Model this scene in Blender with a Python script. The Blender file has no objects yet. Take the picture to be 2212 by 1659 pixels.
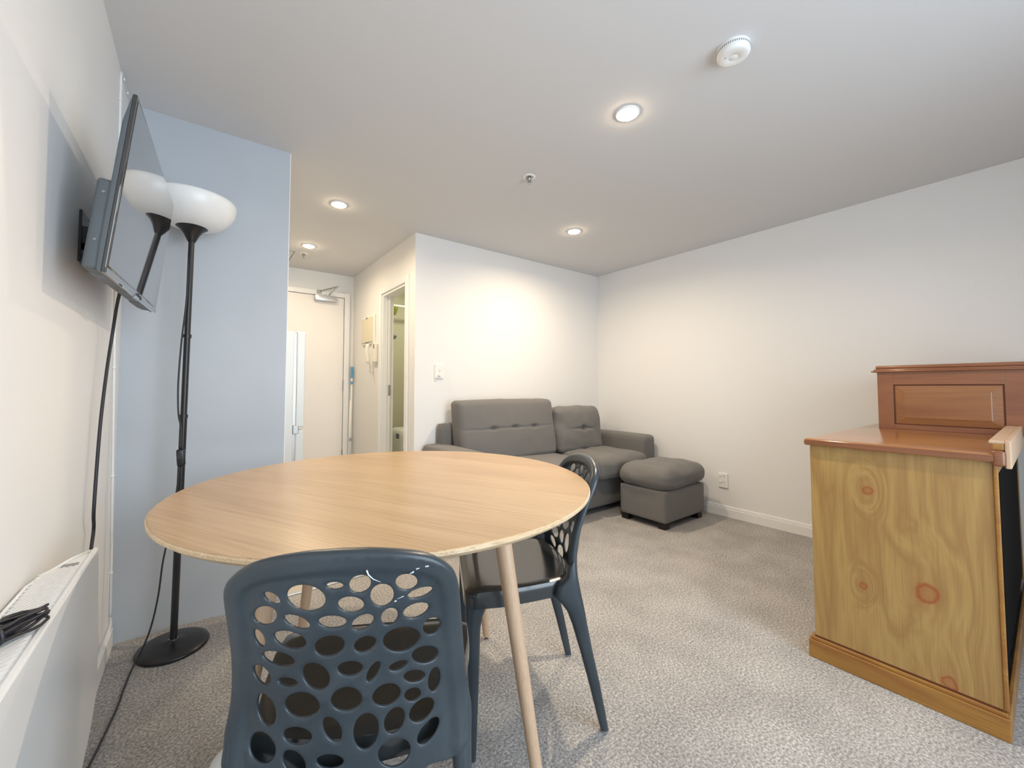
import bpy, bmesh, math, random
from mathutils import Vector, Matrix, geometry
from math import radians as R, sin, cos, pi
C = bpy.context.scene.collection
S = bpy.context.scene

# ---------------------------------------------------------------- camera
F, YAW, PITCH, ROLL, HC, CX, CY = 876.4, .6359, .0404, .0004, 1.037, 1082.0, 801.8
fw = Vector((sin(YAW)*cos(PITCH), cos(YAW)*cos(PITCH), sin(PITCH)))
rt = Vector((cos(YAW), -sin(YAW), 0)); up = rt.cross(fw)
r2 = rt*cos(ROLL)+up*sin(ROLL); u2 = up*cos(ROLL)-rt*sin(ROLL)
cam = bpy.data.objects.new('camera', bpy.data.cameras.new('camera')); C.objects.link(cam)
M = Matrix.Identity(4)
for i, v in enumerate((r2, u2, -fw)):
    for j in range(3): M[j][i] = v[j]
M.translation = (0, 0, HC); cam.matrix_world = M
cam.data.sensor_width = 36; cam.data.lens = F/2212*36
cam.data.shift_x = (1106-CX)/2212; cam.data.shift_y = (CY-829.5)/2212
cam.data.clip_start = .02
S.camera = cam

# ---------------------------------------------------------------- world, exposure, daylight
w = bpy.data.worlds.new('world'); S.world = w; w.use_nodes = True
w.node_tree.nodes['Background'].inputs[0].default_value = (.72, .86, 1, 1)
w.node_tree.nodes['Background'].inputs[1].default_value = 1.6
S.view_settings.view_transform = 'Standard'; S.view_settings.look = 'None'
S.view_settings.exposure = 0.0; S.view_settings.gamma = 1; S.view_settings.use_curve_mapping = False
S.cycles.max_bounces = 10; S.cycles.diffuse_bounces = 7

def area(name, loc, rot, sx, sy, W, col, spread=pi):
    l = bpy.data.lights.new(name, 'AREA'); l.shape = 'RECTANGLE'; l.size = sx; l.size_y = sy
    l.energy = W; l.color = col; l.spread = spread
    o = bpy.data.objects.new(name, l); C.objects.link(o); o.location = loc; o.rotation_euler = rot
    return o
# daylight entering through the window wall behind the camera (light sits outside the opening)
area('window_daylight', (1.25, -1.45, 1.25), (R(90), 0, R(17)), 1.9, 2.0, 72, (.76, .88, 1))

# ---------------------------------------------------------------- materials
def mat(name, col, rough=.5, metal=0, spec=.5, noise=None, bump=None, emis=None, trans=0, coat=0, sheen=0, sss=0):
    m = bpy.data.materials.new(name); m.use_nodes = True; nt = m.node_tree; b = nt.nodes['Principled BSDF']
    b.inputs['Base Color'].default_value = (*col, 1); b.inputs['Roughness'].default_value = rough
    b.inputs['Metallic'].default_value = metal; b.inputs['Specular IOR Level'].default_value = spec
    b.inputs['Transmission Weight'].default_value = trans; b.inputs['Coat Weight'].default_value = coat
    b.inputs['Sheen Weight'].default_value = sheen
    if sss: b.inputs['Subsurface Weight'].default_value = sss; b.inputs['Subsurface Radius'].default_value = (.02, .02, .02)
    tc = nt.nodes.new('ShaderNodeTexCoord')
    if noise:                                    # (scale, second colour, detail, stretch)
        n = nt.nodes.new('ShaderNodeTexNoise'); n.inputs['Scale'].default_value = noise[0]
        n.inputs['Detail'].default_value = noise[2] if len(noise) > 2 else 3
        mp = nt.nodes.new('ShaderNodeMapping')
        if len(noise) > 3: mp.inputs['Scale'].default_value = noise[3]
        nt.links.new(tc.outputs['Object'], mp.inputs[0]); nt.links.new(mp.outputs[0], n.inputs[0])
        cr = nt.nodes.new('ShaderNodeValToRGB'); cr.color_ramp.elements[0].position = .35; cr.color_ramp.elements[1].position = .65
        cr.color_ramp.elements[0].color = (*col, 1); cr.color_ramp.elements[1].color = (*noise[1], 1)
        nt.links.new(n.outputs[0], cr.inputs[0]); nt.links.new(cr.outputs[0], b.inputs['Base Color'])
    if bump:                                     # (scale, strength, distance)
        n = nt.nodes.new('ShaderNodeTexNoise'); n.inputs['Scale'].default_value = bump[0]; n.inputs['Detail'].default_value = 4
        nt.links.new(tc.outputs['Object'], n.inputs[0])
        bp = nt.nodes.new('ShaderNodeBump'); bp.inputs['Strength'].default_value = bump[1]; bp.inputs['Distance'].default_value = bump[2]
        nt.links.new(n.outputs[0], bp.inputs['Height']); nt.links.new(bp.outputs[0], b.inputs['Normal'])
    if emis: b.inputs['Emission Color'].default_value = (*emis[0], 1); b.inputs['Emission Strength'].default_value = emis[1]
    return m

def wood(name, c1, c2, c3, along='X', angle=0, scale=1, rough=.4, knots=(), fine=.5, ring=6.0, coat=0):
    """long grained timber: stretched noise bands, fine pores and (optional) round knots"""
    m = bpy.data.materials.new(name); m.use_nodes = True; nt = m.node_tree; N = nt.nodes.new; L = nt.links.new
    b = nt.nodes['Principled BSDF']; b.inputs['Roughness'].default_value = rough; b.inputs['Coat Weight'].default_value = coat
    b.inputs['Coat Roughness'].default_value = .15
    tc = N('ShaderNodeTexCoord'); mp = N('ShaderNodeMapping'); mp.vector_type = 'POINT'
    mp.inputs['Rotation'].default_value = (0, 0, angle); L(tc.outputs['Object'], mp.inputs[0])
    st = N('ShaderNodeMapping'); k = .13
    st.inputs['Scale'].default_value = {'X': (k, 1, 1), 'Y': (1, k, 1), 'Z': (1, 1, k)}[along]; L(mp.outputs[0], st.inputs[0])
    vec = st.outputs[0]
    for (kx, ky, kz, rad) in knots:              # knots push the grain aside
        sq = N('ShaderNodeMapping'); sq.inputs['Scale'].default_value = (1, 1, .5); L(tc.outputs['Object'], sq.inputs[0])
        d = N('ShaderNodeVectorMath'); d.operation = 'DISTANCE'; L(sq.outputs[0], d.inputs[0]); d.inputs[1].default_value = (kx, ky, kz*.5)
        mr = N('ShaderNodeMapRange'); mr.interpolation_type = 'SMOOTHSTEP'; mr.inputs['From Min'].default_value = 0; mr.inputs['From Max'].default_value = rad*4.5
        mr.inputs['To Min'].default_value = .085; mr.inputs['To Max'].default_value = 0; L(d.outputs['Value'], mr.inputs['Value'])
        ad = N('ShaderNodeVectorMath'); ad.operation = 'ADD'; L(vec, ad.inputs[0]); L(mr.outputs[0], ad.inputs[1]); vec = ad.outputs[0]
    n1 = N('ShaderNodeTexNoise'); n1.inputs['Scale'].default_value = 4.5*scale; n1.inputs['Detail'].default_value = 3; n1.inputs['Distortion'].default_value = .35; L(vec, n1.inputs[0])
    mu = N('ShaderNodeMath'); mu.operation = 'MULTIPLY'; mu.inputs[1].default_value = ring; L(n1.outputs[0], mu.inputs[0])
    fr = N('ShaderNodeMath'); fr.operation = 'PINGPONG'; fr.inputs[1].default_value = 1; L(mu.outputs[0], fr.inputs[0])
    cr = N('ShaderNodeValToRGB'); e = cr.color_ramp.elements; e[0].position = 0; e[0].color = (*c1, 1); e[1].position = 1; e[1].color = (*c2, 1); L(fr.outputs[0], cr.inputs[0])
    s2 = N('ShaderNodeMapping'); k2 = .02
    s2.inputs['Scale'].default_value = {'X': (k2, 1, 1), 'Y': (1, k2, 1), 'Z': (1, 1, k2)}[along]; L(mp.outputs[0], s2.inputs[0])
    n2 = N('ShaderNodeTexNoise'); n2.inputs['Scale'].default_value = 190*scale; n2.inputs['Detail'].default_value = 3; L(s2.outputs[0], n2.inputs[0])
    c2r = N('ShaderNodeValToRGB'); c2r.color_ramp.elements[0].position = .46; c2r.color_ramp.elements[1].position = .68
    c2r.color_ramp.elements[0].color = (0, 0, 0, 1); c2r.color_ramp.elements[1].color = (fine, fine, fine, 1); L(n2.outputs[0], c2r.inputs[0])
    mx = N('ShaderNodeMixRGB'); L(c2r.outputs[0], mx.inputs[0]); L(cr.outputs[0], mx.inputs[1]); mx.inputs[2].default_value = (*c3, 1)
    out = mx.outputs[0]
    for (kx, ky, kz, rad) in knots:
        nz = N('ShaderNodeTexNoise'); nz.inputs['Scale'].default_value = 28; L(tc.outputs['Object'], nz.inputs[0])
        sc = N('ShaderNodeVectorMath'); sc.operation = 'SCALE'; sc.inputs['Scale'].default_value = rad*.9; L(nz.outputs[1], sc.inputs[0])
        ad = N('ShaderNodeVectorMath'); ad.operation = 'ADD'; L(tc.outputs['Object'], ad.inputs[0]); L(sc.outputs[0], ad.inputs[1])
        d = N('ShaderNodeVectorMath'); d.operation = 'DISTANCE'; L(ad.outputs[0], d.inputs[0]); o_ = rad*.45; d.inputs[1].default_value = (kx+o_, ky+o_, kz+o_)
        rr = N('ShaderNodeValToRGB'); ee = rr.color_ramp.elements; ee[0].position = 0; ee[0].color = (.35, .35, .35, 1); ee[1].position = .9; ee[1].color = (0, 0, 0, 1)
        x = ee.new(.3); x.color = (.5, .5, .5, 1); x = ee.new(.42); x.color = (1, 1, 1, 1); x = ee.new(.56); x.color = (.12, .12, .12, 1)
        dv = N('ShaderNodeMath'); dv.operation = 'DIVIDE'; dv.inputs[1].default_value = rad*1.9; L(d.outputs['Value'], dv.inputs[0]); L(dv.outputs[0], rr.inputs[0])
        m2 = N('ShaderNodeMixRGB'); L(rr.outputs[0], m2.inputs[0]); L(out, m2.inputs[1]); m2.inputs[2].default_value = (.30, .08, .02, 1); out = m2.outputs[0]
    L(out, b.inputs['Base Color'])
    return m

M_wall = mat('wall_paint', (.81, .805, .795), .55, bump=(900, .05, .001))
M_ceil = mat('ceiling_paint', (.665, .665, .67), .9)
M_part = mat('grey_blue_paint', (.475, .515, .560), .5, noise=(3, (.495, .535, .580), 2), bump=(40, .06, .002))
M_trim = mat('white_trim', (.84, .84, .83), .35)
M_door = mat('door_paint', (.82, .79, .755), .4)
M_white = mat('white_plastic', (.83, .83, .81), .35)
M_tub = mat('bright_white_plastic', (.92, .94, .95), .3)
M_phone = mat('ivory_plastic', (.80, .77, .66), .35)
M_cream = mat('cream_plastic', (.70, .65, .48), .4)
M_black = mat('black_metal', (.015, .015, .017), .32)
M_blackp = mat('black_cable', (.02, .02, .025), .45)
M_chrome = mat('chrome', (.6, .6, .6), .2, 1)
M_steel = mat('brushed_metal', (.42, .42, .42), .35, 1)
M_silver = mat('silver_paint', (.55, .56, .57), .35, .6)
M_heater = mat('heater_enamel', (.80, .80, .79), .3)
M_slot = mat('heater_slot', (.30, .30, .30), .6)
M_fridge = mat('fridge_enamel', (.66, .72, .76), .25)
M_gap = mat('dark_gap', (.20, .21, .22), .6)
M_tv = mat('television_casing', (.085, .10, .108), .45, bump=(700, .2, .001))
M_bezel = mat('glossy_bezel', (.02, .02, .022), .08, coat=1)
M_screen = mat('television_screen', (.02, .02, .022), .04, spec=1, coat=1)
M_chair = mat('chair_plastic', (.024, .035, .044), .33, spec=.55, noise=(7, (.037, .050, .060), 5), bump=(260, .03, .001))
M_seat = mat('chair_seat_plastic', (.030, .034, .036), .16, spec=.7)
M_scuff = mat('scuff', (.62, .68, .72), .5)
M_fab = mat('sofa_fabric', (.135, .130, .124), .95, noise=(520, (.18, .174, .168), 2), bump=(900, .35, .001), sheen=.12)
M_fabd = mat('sofa_seam', (.05, .048, .045), 1)
M_deskshade = mat('painted_desk_shade', (.006, .005, .005), .9, spec=.1)  # near-black colour stands in for the shade inside the desk front
M_foot = mat('dark_wood_foot', (.012, .009, .008), .4)
M_glass = mat('opal_glass', (.86, .87, .86), .3, sss=.2)
M_bath = mat('bathroom_lining', (.55, .53, .41), .35)
M_vinyl = mat('vinyl_floor', (.55, .50, .43), .4, noise=(6, (.50, .45, .38), 3))
M_green = mat('green_plastic', (.22, .25, .04), .35)
M_blue = mat('blue_plastic', (.12, .34, .55), .4)
M_greyp = mat('grey_plastic', (.30, .36, .42), .4)
M_seam = mat('hatch_gap', (.25, .24, .22), .8)
M_lens = mat('lamp_lens', (1, .9, .7), .4, emis=((1, .76, .48), 110))
M_top = wood('oak_veneer', (.545, .37, .205), (.46, .295, .15), (.36, .22, .11), 'X', R(63), 1.0, .3, knots=(), fine=.6, ring=7)
M_edge = wood('plywood_edge', (.72, .56, .38), (.64, .48, .30), (.40, .26, .13), 'X', 0, 3, .5, fine=.8)
M_leg = wood('ash_leg', (.60, .43, .30), (.54, .37, .24), (.42, .27, .16), 'Z', 0, 2.2, .45, fine=.5)
PK = [(1.935, .402, .668, .016), (1.935, .264, .360, .034), (1.935, .425, .325, .012), (1.935, .22, .10, .02)]
M_pine = wood('pine_side', (.41, .26, .085), (.32, .18, .058), (.25, .11, .03), 'Z', 0, 2.2, .38, knots=[(-.415, a-.35, c, d) for _, a, c, d in PK], fine=.35, ring=9, coat=.2)
M_pine2 = wood('pine_plinth', (.36, .18, .035), (.28, .12, .025), (.18, .06, .015), 'Y', 0, 2.0, .4, fine=.5, ring=8, coat=.2)
M_stain = wood('stained_pine', (.25, .098, .040), (.20, .070, .030), (.13, .04, .018), 'Y', 0, 1.8, .35, fine=.4, ring=7, coat=.3)
M_stainp = wood('stained_pine_panel', (.28, .122, .042), (.23, .09, .032), (.15, .05, .02), 'Y', 0, 1.6, .35, knots=[], fine=.35, ring=7, coat=.3)
M_dtop = wood('varnished_desktop', (.36, .17, .05), (.30, .12, .035), (.22, .08, .03), 'Y', 0, 1.6, .16, fine=.3, ring=6, coat=.6)
M_groove = mat('wood_groove', (.10, .028, .008), .6)

def carpet():
    m = bpy.data.materials.new('carpet'); m.use_nodes = True; nt = m.node_tree; N = nt.nodes.new; L = nt.links.new
    b = nt.nodes['Principled BSDF']; b.inputs['Roughness'].default_value = 1; b.inputs['Specular IOR Level'].default_value = .1
    tc = N('ShaderNodeTexCoord')
    n = N('ShaderNodeTexNoise'); n.inputs['Scale'].default_value = 130; n.inputs['Detail'].default_value = 5; n.inputs['Roughness'].default_value = .7; L(tc.outputs['Object'], n.inputs[0])
    cr = N('ShaderNodeValToRGB'); e = cr.color_ramp.elements
    e[0].position = .36; e[0].color = (.225, .216, .208, 1); e[1].position = .66; e[1].color = (.67, .65, .635, 1)
    x = e.new(.5); x.color = (.395, .382, .370, 1); L(n.outputs[0], cr.inputs[0])
    n2 = N('ShaderNodeTexNoise'); n2.inputs['Scale'].default_value = 5; n2.inputs['Detail'].default_value = 3; L(tc.outputs['Object'], n2.inputs[0])
    mr = N('ShaderNodeMapRange'); mr.inputs['From Min'].default_value = .35; mr.inputs['From Max'].default_value = .65; mr.inputs['To Min'].default_value = .88; mr.inputs['To Max'].default_value = 1.06; L(n2.outputs[0], mr.inputs[0])
    mx = N('ShaderNodeVectorMath'); mx.operation = 'SCALE'; L(cr.outputs[0], mx.inputs[0]); L(mr.outputs[0], mx.inputs['Scale']); L(mx.outputs[0], b.inputs['Base Color'])
    bp = N('ShaderNodeBump'); bp.inputs['Strength'].default_value = .7; bp.inputs['Distance'].default_value = .006; L(n.outputs[0], bp.inputs['Height']); L(bp.outputs[0], b.inputs['Normal'])
    return m
M_carpet = carpet()

# ---------------------------------------------------------------- helpers
def wm(o):
    m = o.matrix_basis.copy(); p = o.parent
    while p: m = p.matrix_basis @ m; p = p.parent
    return m
def thing(name, label, cat, loc=(0, 0, 0), rotz=0, group=None, matrix=None):
    o = bpy.data.objects.new(name, None); C.objects.link(o); o.empty_display_size = .05
    if matrix is not None: o.matrix_basis = matrix
    else: o.location = loc; o.rotation_euler = (0, 0, rotz)
    o.matrix_basis = o.matrix_basis
    tag(o, label, cat, group)
    return o
def tag(o, label=None, cat=None, group=None):
    if label: o['label'] = label
    if cat: o['category'] = cat
    if group: o['group'] = group
    return o
def obj(name, bm, m, parent=None, world=False, smooth=False, label=None, angle=None):
    """world=True: vertices are given in room coordinates and moved into the parent's frame"""
    bm.normal_update()
    me = bpy.data.meshes.new(name)
    if parent is not None and world:
        bm.transform(wm(parent).inverted())
    bm.to_mesh(me); bm.free(); me.materials.append(m)
    o = bpy.data.objects.new(name, me); C.objects.link(o)
    if parent is not None: o.parent = parent
    if smooth:
        me.polygons.foreach_set('use_smooth', [True]*len(me.polygons))
        if angle:
            me.set_sharp_from_angle(angle=angle)
    if label: o['label'] = label
    return o
def origin(o, loc):
    """move a lone mesh thing's origin to its base without moving the shape"""
    o.data.transform(Matrix.Translation(-Vector(loc))); o.location = loc
    return o
def nb(): return bmesh.new()
def box(bm, x0, x1, y0, y1, z0, z1, bev=0, seg=2, M=None):
    b = bmesh.new(); bmesh.ops.create_cube(b, size=1)
    for v in b.verts: v.co = Vector(((x0+x1)/2+v.co.x*(x1-x0), (y0+y1)/2+v.co.y*(y1-y0), (z0+z1)/2+v.co.z*(z1-z0)))
    if bev: bmesh.ops.bevel(b, geom=list(b.edges), offset=bev, segments=seg, profile=.5, affect='EDGES')
    if M is not None: b.transform(M)
    me = bpy.data.meshes.new('t'); b.to_mesh(me); b.free(); bm.from_mesh(me); bpy.data.meshes.remove(me)
    return bm
def mbox(*a, **k): return box(nb(), *a, **k)
def lathe(bm, prof, n=48, c=(0, 0), M=None):
    rings = []
    for (r, z) in prof:
        if r < 1e-6: rings.append([bm.verts.new((c[0], c[1], z))])
        else: rings.append([bm.verts.new((c[0]+r*cos(2*pi*i/n), c[1]+r*sin(2*pi*i/n), z)) for i in range(n)])
    for a, b in zip(rings, rings[1:]):
        if len(a) == 1 and len(b) == 1: continue
        for i in range(n):
            j = (i+1) % n
            if len(a) == 1: bm.faces.new((a[0], b[j], b[i]))
            elif len(b) == 1: bm.faces.new((a[i], a[j], b[0]))
            else: bm.faces.new((a[i], a[j], b[j], b[i]))
    if M is not None: bmesh.ops.transform(bm, matrix=M, verts=[v for r_ in rings for v in r_])
    bmesh.ops.recalc_face_normals(bm, faces=bm.faces)
    return bm
def tube(bm, pts, rad, n=8, close=True):
    pts = [Vector(p) for p in pts]; rads = rad if isinstance(rad, (list, tuple)) else [rad]*len(pts)
    rings = []; prev = None
    for i, p in enumerate(pts):
        t = (pts[min(i+1, len(pts)-1)]-pts[max(i-1, 0)]).normalized()
        a = prev if prev is not None else (Vector((0, 0, 1)) if abs(t.z) < .9 else Vector((1, 0, 0)))
        a = (a-t*a.dot(t)).normalized(); b = t.cross(a); prev = a
        rings.append([bm.verts.new(p+(a*cos(2*pi*k/n)+b*sin(2*pi*k/n))*rads[i]) for k in range(n)])
    for a, b in zip(rings, rings[1:]):
        for k in range(n): bm.faces.new((a[k], a[(k+1) % n], b[(k+1) % n], b[k]))
    if close:
        bm.faces.new(rings[0][::-1]); bm.faces.new(rings[-1])
    return bm
def smoothpath(pts, sub=8):
    """Catmull-Rom through the points"""
    P = [Vector(p) for p in pts]; P = [P[0]*2-P[1]]+P+[P[-1]*2-P[-2]]; out = []
    for i in range(1, len(P)-2):
        a, b, c, d = P[i-1:i+3]
        for k in range(sub):
            t = k/sub
            out.append(.5*((2*b)+(c-a)*t+(2*a-5*b+4*c-d)*t*t+(3*b-a-3*c+d)*t**3))
    out.append(P[-2]); return out
def cushion(bm, x0, x1, y0, y1, z0, z1, r=.05, n=26, puff=(0, 0, 0), dents=(), shear=0, wr=0, seed=1):
    """soft rounded block; puff = bulge of the x, y and z faces, dents = (axis point, radius, depth, direction)"""
    b = bmesh.new(); bmesh.ops.create_cube(b, size=2); bmesh.ops.subdivide_edges(b, edges=list(b.edges), cuts=n, use_grid_fill=True)
    h = Vector(((x1-x0)/2, (y1-y0)/2, (z1-z0)/2)); c = Vector(((x0+x1)/2, (y0+y1)/2, (z0+z1)/2)); random.seed(seed)
    from mathutils import noise
    for v in b.verts:
        q = v.co.copy(); p = Vector((q.x*h.x, q.y*h.y, q.z*h.z))
        core = Vector([max(-h[i]+r, min(h[i]-r, p[i])) for i in range(3)]); d = p-core
        if d.length > 1e-9: p = core+d.normalized()*r
        s = Vector((p.x/h.x, p.y/h.y, p.z/h.z))
        f = [(1-s[1]**2)*(1-s[2]**2), (1-s[0]**2)*(1-s[2]**2), (1-s[0]**2)*(1-s[1]**2)]
        for i in range(3): p[i] += s[i]*puff[i]*max(0, f[i])**.7
        p += c
        for (pt, rad, dep, dr) in dents:
            dd = (p-Vector(pt)); dr = Vector(dr); 
            if isinstance(rad, tuple): k = math.exp(-sum((dd[i]/rad[i])**2 for i in range(3)))
            else: k = math.exp(-(dd.length/rad)**2)
            p += dr*dep*k
        if wr: p += Vector((noise.noise(p*9+Vector((seed, 0, 0))), noise.noise(p*9+Vector((0, seed, 5))), noise.noise(p*9+Vector((3, 1, seed)))))*wr
        if shear: p.y += (p.z-z0)*shear
        v.co = p
    me = bpy.data.meshes.new('t'); b.to_mesh(me); b.free(); bm.from_mesh(me); bpy.data.meshes.remove(me)
    return bm
def struct(name, bm, m, **k):
    o = obj(name, bm, m, **k); o['kind'] = 'structure'; return o

XL, XR, YP, XP, YB, XH, YH, H = -.274, 3.436, 2.284, .340, 2.891, 1.312, 4.481, 2.24
YF = -.95                                       # window wall behind the camera
# ---------------------------------------------------------------- room shell
struct('floor', mbox(XL-.1, XR+.1, YF-.1, 5.2, -.08, 0), M_carpet)
struct('ceiling', mbox(XL-.1, XR+.1, YF-.1, 5.2, H, H+.1), M_ceil)
struct('wall_left', mbox(XL-.1, XL, YF-.1, YH, 0, H), M_wall)
struct('wall_right', mbox(XR, XR+.1, YF-.1, 5.2, 0, H), M_wall)
struct('wall_partition', mbox(XL, XP, YP, YP+.09, 0, H), M_part)
struct('wall_back', mbox(XH, XR, YB, YB+.1, 0, H), M_wall)
b = mbox(XH, XH+.1, YB+.1, 3.06, 0, H); box(b, XH, XH+.1, 3.60, YH, 0, H); box(b, XH, XH+.1, 3.06, 3.60, 1.885, H)
struct('wall_hall', b, M_wall)
struct('wall_entry', mbox(XL-.1, XH+.1, YH, YH+.1, 0, H), M_wall)
b = mbox(XL, XR, YF-.1, YF, 0, .12); box(b, XL, XR, YF-.1, YF, 2.12, H)
box(b, XL, -.02, YF-.1, YF, .12, 2.12); box(b, 1.92, XR, YF-.1, YF, .12, 2.12)
struct('wall_front', b, M_wall)
t = thing('window_1', None, None, (.95, YF-.05, .12)); t['kind'] = 'structure'
b = mbox(-.02, 1.92, YF-.08, YF-.03, .12, .17); box(b, -.02, 1.92, YF-.08, YF-.03, 2.07, 2.12)
for x in (-.02, .93, 1.87): box(b, x, x+.05, YF-.08, YF-.03, .17, 2.07)
obj('window_frame', b, M_trim, t, world=True)
# bathroom behind the hall wall
struct('wall_bathroom', mbox(XH+.1, XR, YH+.05, YH+.15, 0, H), M_bath)
struct('wall_bathroom_side', mbox(2.35, 2.45, YB+.1, YH+.05, 0, H), M_bath)
def skirt(name, path, h=.085, t=.013):
    """skirting board with a double bead on top, path of (x,y), room on the left-hand normal"""
    b = nb(); prof = [(0, 0), (t, 0), (t, h*.72), (t*.55, h*.76), (t*.8, h*.84), (t*.45, h*.88), (t*.6, h*.95), (0, h)]
    p0, p1 = Vector(path[0]), Vector(path[1]); d = (p1-p0).normalized(); n = Vector((-d.y, d.x))
    ra = [b.verts.new((p0.x+n.x*a, p0.y+n.y*a, z)) for a, z in prof]; rb = [b.verts.new((p1.x+n.x*a, p1.y+n.y*a, z)) for a, z in prof]
    k = len(prof)
    for i in range(k): b.faces.new((ra[i], ra[(i+1) % k], rb[(i+1) % k], rb[i]))
    b.faces.new(ra); b.faces.new(rb[::-1]); bmesh.ops.recalc_face_normals(b, faces=b.faces)
    return struct(name, b, M_trim)
skirt('baseboard_right', [(XR, YF), (XR, YB)])
skirt('baseboard_back', [(XR, YB), (XH, YB)])
skirt('baseboard_left', [(XL, 2.272), (XL, YF)], h=.10)
skirt('baseboard_hall', [(XH, YB), (XH, 3.0)])
skirt('baseboard_hall_end', [(XH, 3.66), (XH, YH)])
struct('trim_1', mbox(XP, XH, YP-.005, YP+.025, 0, .006, bev=.002), M_silver)     # carpet joint strip
struct('floor_kitchen', mbox(XL, XH, YP+.025, YH, 0, .004), M_vinyl)
# end cap of partition
struct('trim_2', mbox(XP, XP+.004, YP+.002, YP+.09, 0, H), M_trim)

# ---------------------------------------------------------------- doors
t = thing('door_1', None, None, (.73, YH-.02, 0)); t['kind'] = 'structure'
obj('door_slab', mbox(.28, 1.203, YH-.035, YH-.002, .01, 1.983), M_door, t, world=True)
b = mbox(1.209, 1.262, YH-.045, YH, 0, 2.04, bev=.004); box(b, .22, .274, YH-.045, YH, 0, 2.04, bev=.004); box(b, .274, 1.209, YH-.045, YH, 1.989, 2.04, bev=.004)
obj('door_frame', b, M_trim, t, world=True)
for z in (1.86, 1.06, .33):
    obj('hinge', lathe(nb(), [(0, z-.05), (.007, z-.05), (.007, z+.05), (0, z+.05)], 12, (1.206, YH-.04)), M_steel, t, world=True, smooth=True, angle=R(40))
b = mbox(.27, .30, YH-.075, YH-.035, .99, 1.02, bev=.004); tube(b, [(.285, YH-.08, 1.005), (.40, YH-.08, 1.005)], .01)
obj('door_handle', b, M_steel, t, world=True)
t = thing('door_closer', 'silver overhead door closer with folding arm at top of entry door', 'door closer', (1.01, YH-.06, 1.95))
box_ = mbox(.905, 1.115, YH-.095, YH-.036, 1.925, 1.985, bev=.006)
obj('closer_body', box_, M_silver, t, world=True, smooth=True, angle=R(40))
b = nb(); tube(b, [(1.03, YH-.07, 1.985), (1.03, YH-.07, 2.0)], .012, 12)
box(b, -.075, .075, -.009, .009, -.003, .003, M=Matrix.Translation((1.075, YH-.10, 2.035)) @ Matrix.Rotation(R(-40), 4, 'Z') @ Matrix.Rotation(R(-42), 4, 'Y'))
obj('closer_arm', b, M_silver, t, world=True)
b = nb(); tube(b, [(.955, YH-.05, 2.025), (1.118, YH-.125, 2.082)], .006, 8)
box(b, .93, .975, YH-.055, YH-.035, 2.005, 2.04, bev=.003)
obj('closer_rod', b, M_steel, t, world=True)

# bathroom doorway: sliding door pocket frame
t = thing('door_2', None, None, (XH+.05, 3.33, 0)); t['kind'] = 'structure'
b = mbox(XH-.014, XH, 3.60, 3.655, 0, 1.94, bev=.003); box(b, XH-.014, XH, 3.005, 3.06, 0, 1.94, bev=.003); box(b, XH-.014, XH, 3.06, 3.60, 1.885, 1.94, bev=.003)
box(b, XH, XH+.045, 3.575, 3.60, 0, 1.885); box(b, XH+.065, XH+.1, 3.575, 3.60, 0, 1.885); box(b, XH, XH+.1, 3.06, 3.075, 0, 1.885); box(b, XH, XH+.1, 3.075, 3.575, 1.865, 1.885)
obj('door_frame', b, M_trim, t, world=True)
obj('pocket_door', mbox(XH+.047, XH+.063, 3.55, 3.62, .01, 1.865), M_trim, t, world=True)
b = mbox(XH+.044, XH+.066, 3.546, 3.552, .965, 1.06, bev=.002); box(b, XH+.049, XH+.061, 3.543, 3.547, .985, 1.02)
obj('latch', b, M_steel, t, world=True)

# bathroom contents
tag(origin(obj('shower_rail', tube(nb(), [(XH+.1, 4.3, 1.947), (2.35, 4.3, 1.947)], .013, 12), M_white, smooth=True, angle=R(50)), (1.88, 4.3, 1.947)), 'white shower rail crossing near the top of the bathroom doorway', 'rail')
b = lathe(nb(), [(0, 1.93), (.045, 1.93), (.047, 1.915), (.035, 1.87), (.018, 1.84), (0, 1.838)], 4, (1.70, 4.3), )
box(b, 1.69, 1.71, 4.296, 4.304, 1.925, 1.945)
tag(origin(obj('plastic_hanger', b, M_green), (1.70, 4.3, 1.84)), 'small green triangular plastic hanger on the bathroom rail', 'hanger')
t = thing('wall_heater', 'white plastic unit with dark slots low in the bathroom doorway', 'heater', (1.83, 4.2, 0))
obj('housing', cushion(nb(), 1.68, 1.98, 4.02, 4.35, 0, .60, r=.05, n=12), M_white, t, world=True, smooth=True)
b = nb()
for k in range(4): box(b, 1.676, 1.684, 4.07+k*.022, 4.082+k*.022, .50, .55)
obj('vent', b, M_gap, t, world=True)
t = thing('bathroom_shadow_shape', 'grey cone shape standing in for a shadow on the bathroom wall', 'shadow shape', (1.72, 4.45, 1.6))  # grey shape built in place of a shadow on the bathroom wall
obj('shadow_cone', lathe(nb(), [(0, 0), (.05, 0), (.055, .01), (.02, .05), (0, .055)], 20, M=Matrix.Translation((1.72, 4.40, 1.60)) @ Matrix.Rotation(R(-25), 4, 'X')), M_greyp, t, world=True, smooth=True)
obj('arm', tube(nb(), [(1.72, 4.42, 1.65), (1.72, 4.46, 1.70), (1.72, 4.53, 1.70)], .009), M_chrome, t, world=True, smooth=True)  # stem added behind the shadow shape

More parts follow.
